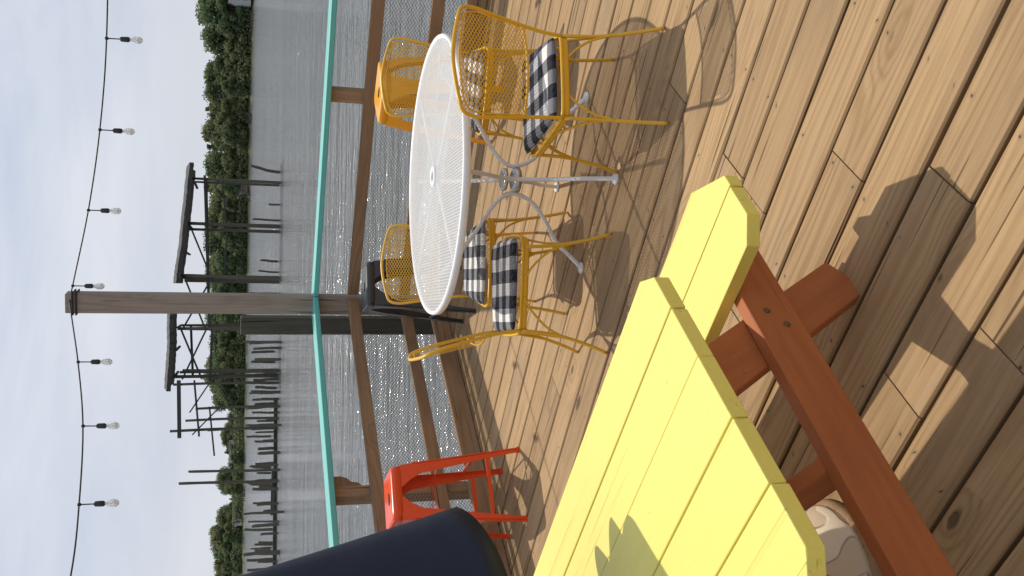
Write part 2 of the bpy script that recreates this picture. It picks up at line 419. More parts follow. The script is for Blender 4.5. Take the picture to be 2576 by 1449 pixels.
# houses
def house(x,off,w_,d_,h,mat,roofm,label,rot=0,storeys=2):
    e=thing("house",TR(x,shore(x)+off,-.3,rot),label,"house")
    bm=newbm(); box(bm,(0,0,h/2),(w_,d_,h)); 
    a=[bm.verts.new(p) for p in ((-w_/2,-d_/2,h),(-w_/2,d_/2,h),(-w_/2,0,h+d_*.32))]; bm.faces.new(a)
    a=[bm.verts.new(p) for p in ((w_/2,-d_/2,h),(w_/2,0,h+d_*.32),(w_/2,d_/2,h))]; bm.faces.new(a)
    mk("wall",bm,mat,e,smooth=False)
    bm=newbm()
    for sg in (-1,1):
        a=[bm.verts.new(p) for p in ((-w_/2-.4,sg*(d_/2+.4),h-.2),(w_/2+.4,sg*(d_/2+.4),h-.2),(w_/2+.4,0,h+d_*.34),(-w_/2-.4,0,h+d_*.34))]; bm.faces.new(a)
    box(bm,(w_*.2,0,h+d_*.34),(.7,.7,1.4))
    mk("roof",bm,roofm,e,smooth=False)
    for s_ in range(storeys):
        nn=max(2,int(w_/2.6))
        for k in range(nn):
            if s_==0 and k==nn//2:
                bm=newbm(); box(bm,(0,0,0),(1.1,.08,2.1)); mk("door",bm,M_bsiding,e,WM[e.name]@Matrix.Translation((-w_/2+(k+.5)*w_/nn,-d_/2-.03,1.15)),smooth=False); continue
            bm=newbm(); box(bm,(0,0,0),(1.1,.08,1.3)); mk("window",bm,M_glass,e,WM[e.name]@Matrix.Translation((-w_/2+(k+.5)*w_/nn,-d_/2-.03,1.7+s_*2.7)),smooth=False)
    return e
h=house(101,3,11,7,5.0,M_siding,M_roof,"white two storey house with porch posts by the river")
bm=newbm()
for i in range(5): box(bm,(-5+i*2.4,-5.0,2.4),(.22,.22,4.8))
box(bm,(0,-4.4,2.5),(11,1.9,.18)); box(bm,(0,-4.4,4.9),(11.3,2.0,.18)); mk("porch",bm,M_siding,h,smooth=False)
house(-73,9,9,6,4.0,M_gsiding,M_roof,"grey two storey house with pitched roof",.2,storeys=1)
house(-103,7,7,5,2.6,M_siding,M_roof,"long low white house on the river bank",storeys=1)
house(37,3.5,5,4,2.2,M_bsiding,M_roof,"small brown boathouse on the river bank",storeys=1)
def dock(x,L):
    e=thing("dock",TR(x,shore(x)-L,WZ),"small wooden dock with posts on the far bank","dock","docks on the far bank")
    bm=newbm(); box(bm,(0,L/2,.7),(2.,L,.15)); mk("walkway",bm,M_pile,e,smooth=False)
    for i in range(4):
        for sx in (-1,1):
            bm=newbm(); box(bm,(sx*1.1,i*L/3.,.6),(.25,.25,2.6)); mk("post",bm,M_dark,e,smooth=False)
for x,L in ((90,12),(60,8),(33,14),(-15,9),(-90,12)): dock(x,L)

# ------------------------------------------------------------------ ruined pier
def pile(x,y,h,r=.19,lean=(0,0)):
    bm=newbm(); r0=random.Random(int(x*100))
    k1,k2=r0.uniform(-.03,.03),r0.uniform(-.03,.03)
    tube(bm,[(0,0,-1.5),(lean[0]*.3+k1,lean[1]*.4,h*.3),(lean[0]*.65+k2,lean[1]*.7,h*.7),(lean[0],lean[1],h)],lambda t:r*(1.05-.15*t)*(1+.05*math.sin(t*17+x)),9,4)
    for v in bm.verts:
        if v.co.z>h-.02: v.co.z+=r0.uniform(-.05,.05)
    return mk("piling",bm,M_pile,None,TR(x,y,WZ),label="weathered dark timber piling standing in the river" if h<4 else "tall weathered timber piling standing in the river",category="piling",group="old pilings in the river")
rp_=random.Random(11)
low=[(8.85,78,2.2,.12,.5),(6.3,78,.8),(5.0,77,2.0),(1.9,80,1.3),(1.0,79,1.5),(-.7,73,2.2),(-4.1,70,2.2),(-4.55,70.5,1.9),(-5.0,77,1.6),(-5.4,71,1.8),(-6.0,78,1.9),(-7.4,77,1.8),(-7.9,72,2.0),(-8.3,79,1.6),(-8.8,71,2.3),(-9.2,76,1.7),(-9.9,69,2.4),(-10.6,77,1.5),(-11.5,77,1.6),(-12.0,70,1.5),(-12.6,76,1.4),(-13.6,74,2.0),(-14.6,63,2.5),(-14.9,75,1.6),(-15.6,76,1.3),(-16.0,72,1.5),(-16.9,70,2.1),(-17.3,71,1.8),(-17.9,77,1.3),(-18.5,68,2.4),(-18.9,69,2.2),(-19.7,75,1.3),(-20.3,72,1.4),(-21.4,74,2.1),(-22.3,73,1.9),(-23.4,75,2.2),(-24.5,73,1.5),(-6.6,84,1.8),(-8.6,86,1.8),(-10.2,88,1.7),(-12.2,90,1.4),
 (-4.3,74,2.6),(-6.4,73,2.3),(-7.2,75,1.4),(-8.1,74,2.1),(-8.6,74,1.3),(-9.5,73,1.9),(-10.1,74,1.2),(-11.9,75,1.1),(-13.0,76,1.0),(-15.2,73,1.8),(-17.0,74,1.0),(-18.2,72,1.2),(-20.8,74,.9),(-22.8,74,.8)]
for i in range(26): low.append((-5-i*.78+rp_.uniform(-.2,.2),rp_.uniform(79,92),rp_.uniform(1.2,2.3)))
for q in low:
    pile(q[0],q[1],q[2]*1.02,(q[3] if len(q)>3 else rp_.uniform(.07,.125)),(q[4] if len(q)>4 else rp_.uniform(-.10,.10),rp_.uniform(-.1,.1)))
for q in ((-13.2,70,6.2,.10),(-14.4,72,6.9,.11),(-20.8,70,4.1,.10)): pile(q[0],q[1],q[2],q[3],(.1,0))
# boathouse skeleton
boat=thing("ruined_boathouse",TR(0,76,WZ),"collapsing dark timber boathouse frame with sagging shingled roof on pilings","ruined boathouse")
def bpost(x,y,h,r=.14,lean=0):
    bm=newbm(); tube(bm,[(0,0,-1.5),(lean*.5,0,h*.5),(lean,0,h)],lambda t:r*(1.1-.3*t)*(1+.05*math.sin(t*15+x)),8,4)
    mk("post",bm,M_pile,boat,WM[boat.name]@Matrix.Translation((x,y,0)))
for x,y,h,r,l in ((7.9,0,6.5,.11,.05),(8.0,3,6.4,.10,0),(4.5,0,6.8,.15,.05),(4.15,1,6.7,.12,0),(4.3,3.4,6.7,.11,0),(.5,-.3,7.2,.15,.1),(.2,.8,7.0,.12,0),(.4,3.4,7.1,.12,0),(-3.4,-.2,7.4,.15,0),(-3.3,3.4,7.3,.12,0),(-6.6,-.2,7.0,.12,.05),(-7.05,.2,7.7,.15,0),(-7.0,3.4,7.4,.12,0)): bpost(x,y,h,r,l)
def bbeam(nm,a,b,w_=.12,h_=.18,m=M_dark):
    o=V((0,76,WZ)); board(nm,V(a)+o,V(b)+o,w_,h_,m,boat,bevel=0)
bbeam("beam",(8.2,-.2,5.6),(-3.5,-.2,5.1)); bbeam("beam",(8.2,3.3,5.6),(-3.5,3.3,5.2)); bbeam("beam",(4.6,-.3,6.7),(.2,-.3,4.9),.08,.13)
bbeam("beam",(.6,-.3,7.0),(-3.4,-.3,5.4),.08,.13); bbeam("beam",(.4,-.4,5.0),(-3.4,-.4,7.0),.08,.13); bbeam("beam",(-3.3,-.3,7.2),(-7.2,-.3,5.6),.08,.14)
bbeam("beam",(-3.4,-.4,5.3),(-7.2,-.4,7.0),.08,.13); bbeam("beam",(-3.3,-.2,4.9),(-7.4,-.2,5.0)); bbeam("beam",(-3.3,3.2,6.6),(-7.4,3.2,6.4)); bbeam("beam",(4.5,0,3.9),(.4,0,4.1),.08,.13)
bbeam("beam",(8,0,4.3),(4.4,0,4.0),.08,.12)
for x,z in ((7.6,6.3),(4.3,6.6),(2.3,6.8),(.4,7.0),(-3.3,7.35),(-5,7.45),(-7,7.55)): bbeam("crossbeam",(x,-.8,z),(x,4.1,z),.12,.16)
def roofslab(x0,z0,x1,z1,seed):
    r=random.Random(seed); bm=newbm(); n=40; R=[]
    for i in range(n+1):
        k=i/n; x=x0+(x1-x0)*k; z=z0+(z1-z0)*k+mnoise.noise(V((x*.5,seed,0)))*.05-math.sin(k*3.14)*.06
        e0=-1.2+r.uniform(-.10,.10)
        R.append([bm.verts.new((x,yy,z+zz+r.uniform(-.02,.02))) for yy,zz in ((e0,-.26),(e0,.04),(1.6,.42),(4.4,.0),(4.4,-.14),(1.6,.2))])
    for i in range(n):
        for k in range(6): bm.faces.new((R[i][k],R[i][(k+1)%6],R[i+1][(k+1)%6],R[i+1][k]))
    bm.faces.new(R[0]); bm.faces.new(R[-1][::-1])
    mk("roof",bm,M_dark,boat,smooth=False)
roofslab(9.0,6.6,.0,7.45,1); roofslab(-2.3,7.85,-8.0,8.0,2)
ruin=thing("pier_frame",TR(-9,75,WZ),"open timber pier frame with leaning posts over the river","pier frame")
for x,y,h,r in ((-7.5,0,7.6,.10),(-9.35,.2,6.0,.10),(-10.2,0,6.7,.10),(-11.0,.3,7.8,.11),(-11.4,3,5.2,.10)):
    bm=newbm(); tube(bm,[(0,0,-1.5),(.05,0,h*.5),(-.03,0,h)],lambda t:r*(1.1-.2*t),8,3); mk("post",bm,M_pile,ruin,TR(x,75+y,WZ))
for a,b,s in (((-7.2,74.9,7.2),(-11.5,74.9,7.1),.28),((-7.2,74.8,6.1),(-11.4,74.8,5.7),.14),((-7.4,74.8,5.0),(-9.6,74.8,6.4),.10),((-9.2,74.9,5.0),(-12.9,74.9,4.6),.12),((-9.3,75,4.3),(-11.3,75,6.2),.09)):
    board("beam",V(a)+V((0,0,WZ)),V(b)+V((0,0,WZ)),.12,s,M_dark,ruin,bevel=0)
e=thing("sunken_pier_beam",TR(-8,75,WZ),"long rotten timber beam lying at the waterline between pilings","timber beam")
board("beam",(-9,76.5,WZ+.12),(-24.5,73.2,WZ+.14),.3,.28,M_dark,e,bevel=0); board("crossbeam",(-14,74,WZ+.35),(-18,77,WZ+.3),.2,.2,M_dark,e,bevel=0)

# ------------------------------------------------------------------ deck
DX=V((.8,-.6,0)); DY=V((.6,.8,0))
MD=Matrix(((.8,.6,0,0),(-.6,.8,0,0),(0,0,1,0),(0,0,0,1)))
CN=V((-.09,7.86,0)); RA=V((.841,-.541,0)).normalized(); LA=V((-.614,-.789,0)).normalized()
oR=V((-RA.y,RA.x,0)); oR=oR if oR.y>0 else -oR
oL=V((LA.y,-LA.x,0)); oL=oL if oL.x<0 else -oL
bm=newbm(); rl=bm.faces.layers.float.new('rnd'); rd=random.Random(21)
PW=.19; gap=.0115
joint={0:[-1.12],-3:[-1.47],2:[-1.47],-4:[-1.16],7:[-.1],13:[-3.2]}
for k in range(-20,42):
    t0=2.0+PW*k+gap/2; t1=t0+PW-gap
    js=list(joint.get(k,[]))
    if not js: js=[rd.choice((-4.6,-5.0,2.6,3.0,-5.4,1.9))]
    c=js[0]; full=[c]
    while full[0]>-9: full.insert(0,full[0]-rd.choice((4.45,4.86,5.27)))
    while full[-1]<7: full.append(full[-1]+rd.choice((4.45,4.86,5.27)))
    for i in range(len(full)-1):
        s0=full[i]+.0022; s1=full[i+1]-.0022; r=rd.random(); dz=rd.uniform(-.0016,.0016)
        pf=[(t0,-.036),(t0,-.006),(t0+.006,0),(t1-.006,0),(t1,-.006),(t1,-.036)]
        n=len(pf); nseg=8; Rg=[]
        for j in range(nseg+1):
            ss=s0+(s1-s0)*j/nseg; wv=mnoise.noise(V((ss*.7,k*3.1,i)))*.004
            Rg.append([bm.verts.new((ss,a+wv,b+dz)) for a,b in pf])
        for j in range(nseg):
            for q in range(n):
                f=bm.faces.new((Rg[j][q],Rg[j][(q+1)%n],Rg[j+1][(q+1)%n],Rg[j+1][q])); f[rl]=r
        f=bm.faces.new(Rg[0]); f[rl]=r; f=bm.faces.new(Rg[-1][::-1]); f[rl]=r
Mi=MD.inverted()
for o in (oR,oL):
    bmesh.ops.bisect_plane(bm,geom=bm.verts[:]+bm.edges[:]+bm.faces[:],plane_co=Mi@(CN+o*.10),plane_no=(Mi.to_3x3()@o),clear_outer=True)
bmesh.ops.recalc_face_normals(bm,faces=bm.faces[:])
mk("deck",bm,M_deck,None,MD,smooth=False,kind="structure")
bm=newbm()
for i in range(-22,14):
    box(bm,(i*.405+.03,1.5,-.13),(.04,16,.18))
for o in (oR,oL):
    bmesh.ops.bisect_plane(bm,geom=bm.verts[:]+bm.edges[:]+bm.faces[:],plane_co=Mi@(CN+o*.09),plane_no=(Mi.to_3x3()@o),clear_outer=True)
mk("deck_joists",bm,M_dark,None,MD,smooth=False,kind="structure")

# ------------------------------------------------------------------ railing
rail=thing("deck_railing",TR(CN.x,CN.y,0),"timber deck railing with teal painted cap and brown wire netting","railing")
def along(d,o,s,out,z): 
    p=CN+d*s+o*out; return V((p.x,p.y,z))
CZ=1.085
LEN=6.5
def mitre(off):
    A=Matrix(((RA.x,-LA.x),(RA.y,-LA.y))); bvec=V(((oL.x-oR.x)*off,(oL.y-oR.y)*off)); s=A.inverted()@bvec
    return CN+oR*off+RA*s[0]
CW=.225
mi,mo=mitre(0),mitre(CW)
for d,o in ((RA,oR),(LA,oL)):
    x=d; y=V((0,0,1)).cross(x); mw=Matrix(((x.x,y.x,0,CN.x),(x.y,y.y,0,CN.y),(0,0,1,CZ),(0,0,0,1))); inv=mw.inverted()
    a=inv@V((mi.x,mi.y,CZ)); b=inv@V((mo.x,mo.y,CZ)); sgn=1 if (inv.to_3x3()@o).y>0 else -1
    poly=[(a.x+.001,a.y),(LEN,0),(LEN,sgn*CW),(b.x+.001,b.y)]
    if sgn<0: poly=poly[::-1]
    bm=newbm(); prism(bm,poly,-.040,0); mk("handrail",bm,M_teal,rail,mw,smooth=False,bevel=.006)
PR=[1.69,3.5,5.3]; PL=[1.97,3.9,5.8]
for d,o,ps in ((RA,oR,PR),(LA,oL,PL)):
    board("rail",along(d,o,.0,.045,.765),along(d,o,LEN,.045,.765),.038,.09,M_rail,rail)
    board("rail",along(d,o,.0,.047,.345),along(d,o,LEN,.047,.345),.038,.09,M_rail,rail)
    board("kick_board",along(d,o,.0,.050,.075),along(d,o,LEN,.050,.075),.038,.14,M_rail,rail)
    for s in ps:
        board("post",along(d,o,s,.115,-.3),along(d,o,s,.115,CZ-.042),.09,.09,M_rail,rail,tilt=o)
    if d is LA:
        bm=newbm()
        prism(bm,[(0,0),(.09,0),(.09,-.05),(.075,-.09),(.04,-.12),(.03,-.17),(.0,-.19)],-.018,.018)
        s=ps[0]; base=along(d,o,s,.095,CZ-.042)
        X_=-d; Y_=V((0,0,1)); Z_=X_.cross(Y_)
        mw=Matrix(((X_.x,Y_.x,Z_.x,base.x+X_.x*.046),(X_.y,Y_.y,Z_.y,base.y+X_.y*.046),(X_.z,Y_.z,Z_.z,base.z),(0,0,0,1)))
        mk("bracket",bm,M_rail,rail,mw,smooth=False,bevel=.003)
    bm=newbm(); H0,H1=.14,.73; Hh=H1-H0; sp=.036; slope=.62; run=Hh/slope
    def wire(a,b,dz):
        p=along(d,o,a[0],.0715+dz,a[1]); q=along(d,o,b[0],.0715+dz,b[1]); r=.0013
        dd=(q-p).normalized(); n1=dd.cross(o).normalized(); n2=dd.cross(n1)
        A=[bm.verts.new(p+n1*r*math.cos(k*2.094)+n2*r*math.sin(k*2.094)) for k in range(3)]; B=[bm.verts.new(q+n1*r*math.cos(k*2.094)+n2*r*math.sin(k*2.094)) for k in range(3)]
        for k in range(3): bm.faces.new((A[k],A[(k+1)%3],B[(k+1)%3],B[k]))
    i=-run
    while i<LEN:
        a0,a1=i,i+run; z0,z1=H0,H1
        if a0<0: z0=H0+(-a0)*slope; aa=0
        else: aa=a0
        if a1>LEN: z1=H1-(a1-LEN)*slope; bb=LEN
        else: bb=a1
        if bb>aa:
            wire((aa,z0),(bb,z1),0); wire((LEN-aa,z0),(LEN-bb,z1),.004)
        i+=sp
    mk("netting",bm,M_net,rail,Matrix.Identity(4),smooth=False)

# tall corner post, and piling behind
e=thing("wooden_post",TR(-.155,7.99,0,.45),"tall weathered grey timber post at the deck corner holding lights","post")
bm=newbm(); 
prism(bm,[(-.075,-.07),(.075,-.07),(.075,.07),(-.075,.07)],0,3.34)
bmesh.ops.rotate(bm,verts=bm.verts[:],cent=(0,0,0),matrix=Matrix.Rotation(math.radians(90),3,'Y'))
mwp=TR(-.155,7.99,-.4,math.radians(-10))@Matrix.Rotation(math.radians(-90),4,'Y')
mk("timber",bm,M_post,e,mwp,smooth=False,bevel=.008)
bm=newbm()
for z in (2.86,2.885): tube(bm,[(.085*a,.08*b,z) for a,b in ((1,1),(-1,1),(-1,-1),(1,-1))],.007,6,1,True,smooth=False)
mk("cable_wrap",bm,M_cable,e,TR(-.155,7.99,0,math.radians(-10)))
bm=newbm(); prism(bm,[(-.07,-.08),(.07,-.08),(.07,.08),(-.07,.08)],0,4.1)
bmesh.ops.rotate(bm,verts=bm.verts[:],cent=(0,0,0),matrix=Matrix.Rotation(math.radians(90),3,'Y'))
mk("dock_piling",bm,M_pile,None,TR(-.335,8.20,-2.45,math.radians(-8))@Matrix.Rotation(math.radians(-90),4,'Y'),smooth=False,bevel=.01,label="square dark timber piling behind the railing corner",category="piling")

# ------------------------------------------------------------------ string lights
cab=[(3.6,5.45,2.62),(2.9,5.9,2.52),(2.2,6.35,2.48),(1.6,6.75,2.52),(1.05,7.1,2.60),(.52,7.48,2.72),(-.03,7.88,2.88),(-.155,7.9,2.90),(-.56,7.25,2.74),(-.94,6.75,2.63),(-1.34,6.23,2.57),(-1.66,5.83,2.55),(-2.1,5.25,2.58),(-2.6,4.6,2.70)]
sl_=thing("string_lights",TR(-.155,7.99,2.88),"black cable of string lights hung from the tall post","string lights")
bm=newbm(); tube(bm,cab,.0055,6,6); mk("cable",bm,M_cable,sl_,Matrix.Identity(4))
tg=NT("clear_glass"); tg.b.inputs['Transmission Weight'].default_value=.55; tg.b.inputs['IOR'].default_value=1.25; tg.col((.9,.89,.86)); tcg=tg.N("ShaderNodeTexCoord"); ng=tg.noise(tcg.outputs['Object'],30,2); tg.rough(tg.smooth(ng,.3,.7,.04,.12))
M_glassb=tg.m
for p in ((2.2,6.35,2.48),(1.6,6.75,2.52),(1.05,7.1,2.60),(.52,7.48,2.72),(-.03,7.88,2.88),(-.56,7.25,2.74),(-.94,6.75,2.63),(-1.34,6.23,2.57),(-2.1,5.25,2.58)):
    mw=TR(p[0],p[1],p[2])@Matrix.Rotation(random.uniform(-.12,.12),4,'X')@Matrix.Scale(.80,4)
    bm=newbm(); lathe(bm,[(.008,.012),(.013,.008),(.013,-.012),(.005,-.018),(.005,-.10),(.012,-.105),(.021,-.115),(.023,-.165),(.019,-.178),(.012,-.18)],12)
    s_=mk("lamp_socket",bm,M_cable,sl_,mw)
    bm=newbm(); lathe(bm,[(.012,-.178),(.017,-.19),(.028,-.215),(.032,-.238),(.028,-.262),(.016,-.278),(.003,-.283)],16); mk("light_bulb",bm,M_glassb,s_,mw)
    bm=newbm(); lathe(bm,[(.004,-.18),(.0035,-.22),(.006,-.222),(.005,-.25)],6); mk("filament",bm,M_white,s_,mw)

# ------------------------------------------------------------------ expanded metal mesh
def strips(fn,map_,nrm,x0,x1,y0,y1,cw,ch,w_):
    bm=newbm(); nx=int((x1-x0)/(cw/2)); ny=int((y1-y0)/(ch/2)); N_=V(nrm)
    for i in range(nx):
        for j in range(ny):
            if (i+j)%2: continue
            for di,dj in ((1,1),(1,-1)):
                a=(x0+i*cw/2,y0+j*ch/2); b=(x0+(i+di)*cw/2,y0+(j+dj)*ch/2)
                if fn(*a) and fn(*b):
                    A=V(map_(*a));B=V(map_(*b)); d=(B-A).normalized(); s=d.cross(N_).normalized()*w_/2; q=N_*(.0006 if dj>0 else -.0006)
                    bm.faces.new([bm.verts.new(p) for p in (A-s+q,B-s+q,B+s+q,A+s+q)])
    return bm

# ------------------------------------------------------------------ patio table
TZ=.77; TRd=.665
tab=thing("patio_table",TR(.53,4.50,0,math.radians(2)),"round white wrought iron mesh patio table with curved legs","table")
bm=newbm(); 
lathe(bm,[(TRd-.022,TZ-.004),(TRd-.014,TZ+.006),(TRd-.004,TZ+.004),(TRd,TZ-.006),(TRd-.002,TZ-.026),(TRd-.008,TZ-.028),(TRd-.012,TZ-.010),(TRd-.022,TZ-.004)],96,cap=False)
lathe(bm,[(.026,TZ-.006),(.03,TZ+.007),(.048,TZ+.008),(.054,TZ-.002),(.05,TZ-.012),(.03,TZ-.03),(.026,TZ-.006)],32,cap=False)
for a in range(4):
    an=a*math.pi/2+.75
    M=Matrix.Rotation(an,4,'Z'); box(bm,(.345,0,TZ-.014),(.60,.014,.012),M)
tp=mk("tabletop",bm,M_white,tab)
bm=strips(lambda x,y:.045<math.hypot(x,y)<TRd-.006,lambda x,y:(x,y,TZ-.002+.002*mnoise.noise(V((x*3,y*3,1)))),(0,0,1),-TRd,TRd,-TRd,TRd,.028,.0165,.0064)
ob=mk("mesh_panel",bm,M_white,tp,WM[tab.name],smooth=False)
for i in range(4):
    bm=newbm()
    tube(bm,[(.50,0,TZ-.02),(.42,0,TZ-.09),(.28,0,TZ-.20),(.14,0,TZ-.29),(.075,0,TZ-.36),(.07,0,TZ-.42),(.11,0,TZ-.50),(.20,0,TZ-.57),(.30,0,TZ-.63),(.355,0,TZ-.69),(.40,0,.03),(.425,0,.012)],.0105,8,5)
    lathe(bm,[(.026,.0),(.03,.006),(.026,.014),(.012,.018)],16,M=Matrix.Translation((.425,0,0)))
    mk("leg",bm,M_white,tab,WM[tab.name]@Matrix.Rotation(math.radians(-95+i*90),4,'Z'))
bm=newbm(); lathe(bm,[(.045,.34),(.06,.345),(.06,.375),(.045,.38),(.045,.34)],24,cap=False); lathe(bm,[(.045,.41),(.055,.412),(.055,.43),(.045,.432),(.045,.41)],24,cap=False)
mk("umbrella_collar",bm,M_chrome,tab)

# ------------------------------------------------------------------ chairs
def build_chair(mw,label):
    ch=thing("patio_chair",mw,label,"chair","yellow chairs around the patio table")
    seatpts=[(.165,-.205),(.19,-.10),(.222,.10),(.228,.17),(.19,.225),(.0,.245),(-.19,.225),(-.228,.17),(-.222,.10),(-.19,-.10),(-.165,-.205),(-.09,-.222),(.09,-.222)]
    bm=newbm(); tube(bm,[(x,y,.418) for x,y in seatpts],.0075,8,4,True); tube(bm,[(x*.985,y*.985,.403) for x,y in seatpts],.011,8,4,True,flat=(1.5,.4))
    mid=mk("seat",bm,M_yel,ch)
    def inside(x,y):
        k=(y+.21)/.44; hw=.165+.06*max(0,min(1,k)); return abs(x)<hw-.004 and -.212<y<.232
    bm=strips(inside,lambda x,y:(x,y,.414-.006*math.cos(x*6)),(0,0,1),-.24,.24,-.24,.25,.032,.018,.004); mk("mesh_panel",bm,M_yel,mid,WM[ch.name],smooth=False)
    bm=newbm()
    up=[(.172,-.205,.41),(.178,-.215,.50),(.19,-.238,.60),(.208,-.268,.72),(.218,-.292,.80),(.205,-.312,.85),(.16,-.325,.868),(.08,-.334,.885),(0,-.338,.893)]
    tube(bm,up+[(-x,y,z) for x,y,z in up[:-1][::-1]],.008,8,4)
    tube(bm,[(.187,-.234,.585),(.10,-.262,.58),(0,-.272,.578),(-.10,-.262,.58),(-.187,-.234,.585)],.0055,8,4)
    tube(bm,[(.182,-.24,.60),(.196,-.272,.72),(.20,-.295,.80),(.17,-.315,.845),(.08,-.328,.86),(0,-.332,.868),(-.08,-.328,.86),(-.17,-.315,.845),(-.20,-.295,.80),(-.196,-.272,.72),(-.182,-.24,.60)],.0035,6,4)
    br=mk("backrest",bm,M_yel,ch)
    def inb(x,z):
        k=max(0,min(1,(z-.58)/.28)); hw=.187+.016*k; top=.872-.9*max(0,abs(x)-.1)**1.6; return abs(x)<hw and .574<z<top
    def mb(x,z):
        k=(z-.58)/.28; return (x,-.272-.066*k+.028*(abs(x)/.19)**2,z)
    bm=strips(inb,mb,(0,.97,.23),-.21,.21,.570,.89,.026,.0145,.0038); mk("mesh_panel",bm,M_yel,br,WM[ch.name],smooth=False)
    for sx in (-1,1):
        bm=newbm()
        tube(bm,[(.172*sx,-.205,.41),(.176*sx,-.225,.25),(.19*sx,-.27,.10),(.20*sx,-.31,.004)],.008,8,5)
        tube(bm,[(.18*sx,-.24,.20),(.178*sx,-.19,.29),(.19*sx,-.11,.37),(.20*sx,-.05,.405)],.0055,6,5)
        tube(bm,[(.18*sx,-.24,.20),(.15*sx,-.225,.30),(.09*sx,-.215,.38),(.03*sx,-.215,.405)],.0055,6,5)
        mk("leg",bm,M_yel,ch)
        bm=newbm()
        tube(bm,[(.222*sx,.175,.41),(.225*sx,.185,.27),(.245*sx,.21,.12),(.268*sx,.24,.004)],.008,8,5)
        tube(bm,[(.232*sx,.192,.21),(.222*sx,.15,.30),(.218*sx,.08,.375),(.212*sx,.02,.405)],.0055,6,5)
        tube(bm,[(.232*sx,.192,.21),(.19*sx,.20,.31),(.11*sx,.225,.385),(.04*sx,.236,.405)],.0055,6,5)
        mk("leg",bm,M_yel,ch)
    return ch
def build_cushion(mw,label):
    bm=newbm(); n=26; top=[];bot=[]
    def hw(v): return .175+.05*(v*.5+.5)
    for j in range(n+1):
        rt_=[];rb=[]
        for i in range(n+1):
            u=-1+2*i/n; v=-1+2*j/n
            x=u*math.sqrt(1-.12*v*v*v*v); y=v*math.sqrt(1-.12*u*u*u*u)
            e=max(0,(1-abs(u)**9)*(1-abs(v)**9))**.4
            wob=.003*mnoise.noise(V((u*3,v*3,5)))
            rt_.append(bm.verts.new((x*hw(v),y*.222+.008,.430+.012+e*.020+wob*e)))
            rb.append(bm.verts.new((x*hw(v),y*.222+.008,.430+.010-e*.008)) if 0<i<n and 0<j<n else rt_[-1])
        top.append(rt_);bot.append(rb)
    for j in range(n):
        for i in range(n):
            bm.faces.new((top[j][i],top[j][i+1],top[j+1][i+1],top[j+1][i]))
            q=(bot[j][i],bot[j+1][i],bot[j+1][i+1],bot[j][i+1])
            if len(set(q))==4:
                try: bm.faces.new(q)
                except ValueError: pass
    return mk("seat_cushion",bm,M_ging,None,mw,label=label,category="cushion",group="checked cushions on the patio chairs")
def hd(dx,dy): return math.atan2(dy,dx)-math.pi/2
chs=[((.83,3.86),hd(-.13,.99),"mustard yellow mesh metal chair pulled up to the round table"),
     ((1.10,5.12),hd(-.30,-.95),"mustard yellow mesh metal chair near the amber stool"),
     ((.13,5.0),hd(.02,-1),"mustard yellow mesh metal chair near the black stool"),
     ((.0,4.38),hd(1,.06),"mustard yellow mesh metal chair turned sideways to the table")]
c0=None;k0=None
for (x,y),r,lb in chs:
    mw=TR(x,y,0,r); cl="quilted black and white checked cushion on a yellow chair"
    if c0 is None: c0=build_chair(mw,lb); k0=build_cushion(mw,cl)
    else:
        dup(c0,mw,lb); k=k0.copy(); COL.objects.link(k); place(k,mw@Matrix.Rotation(random.uniform(-.03,.03),4,'Z'))

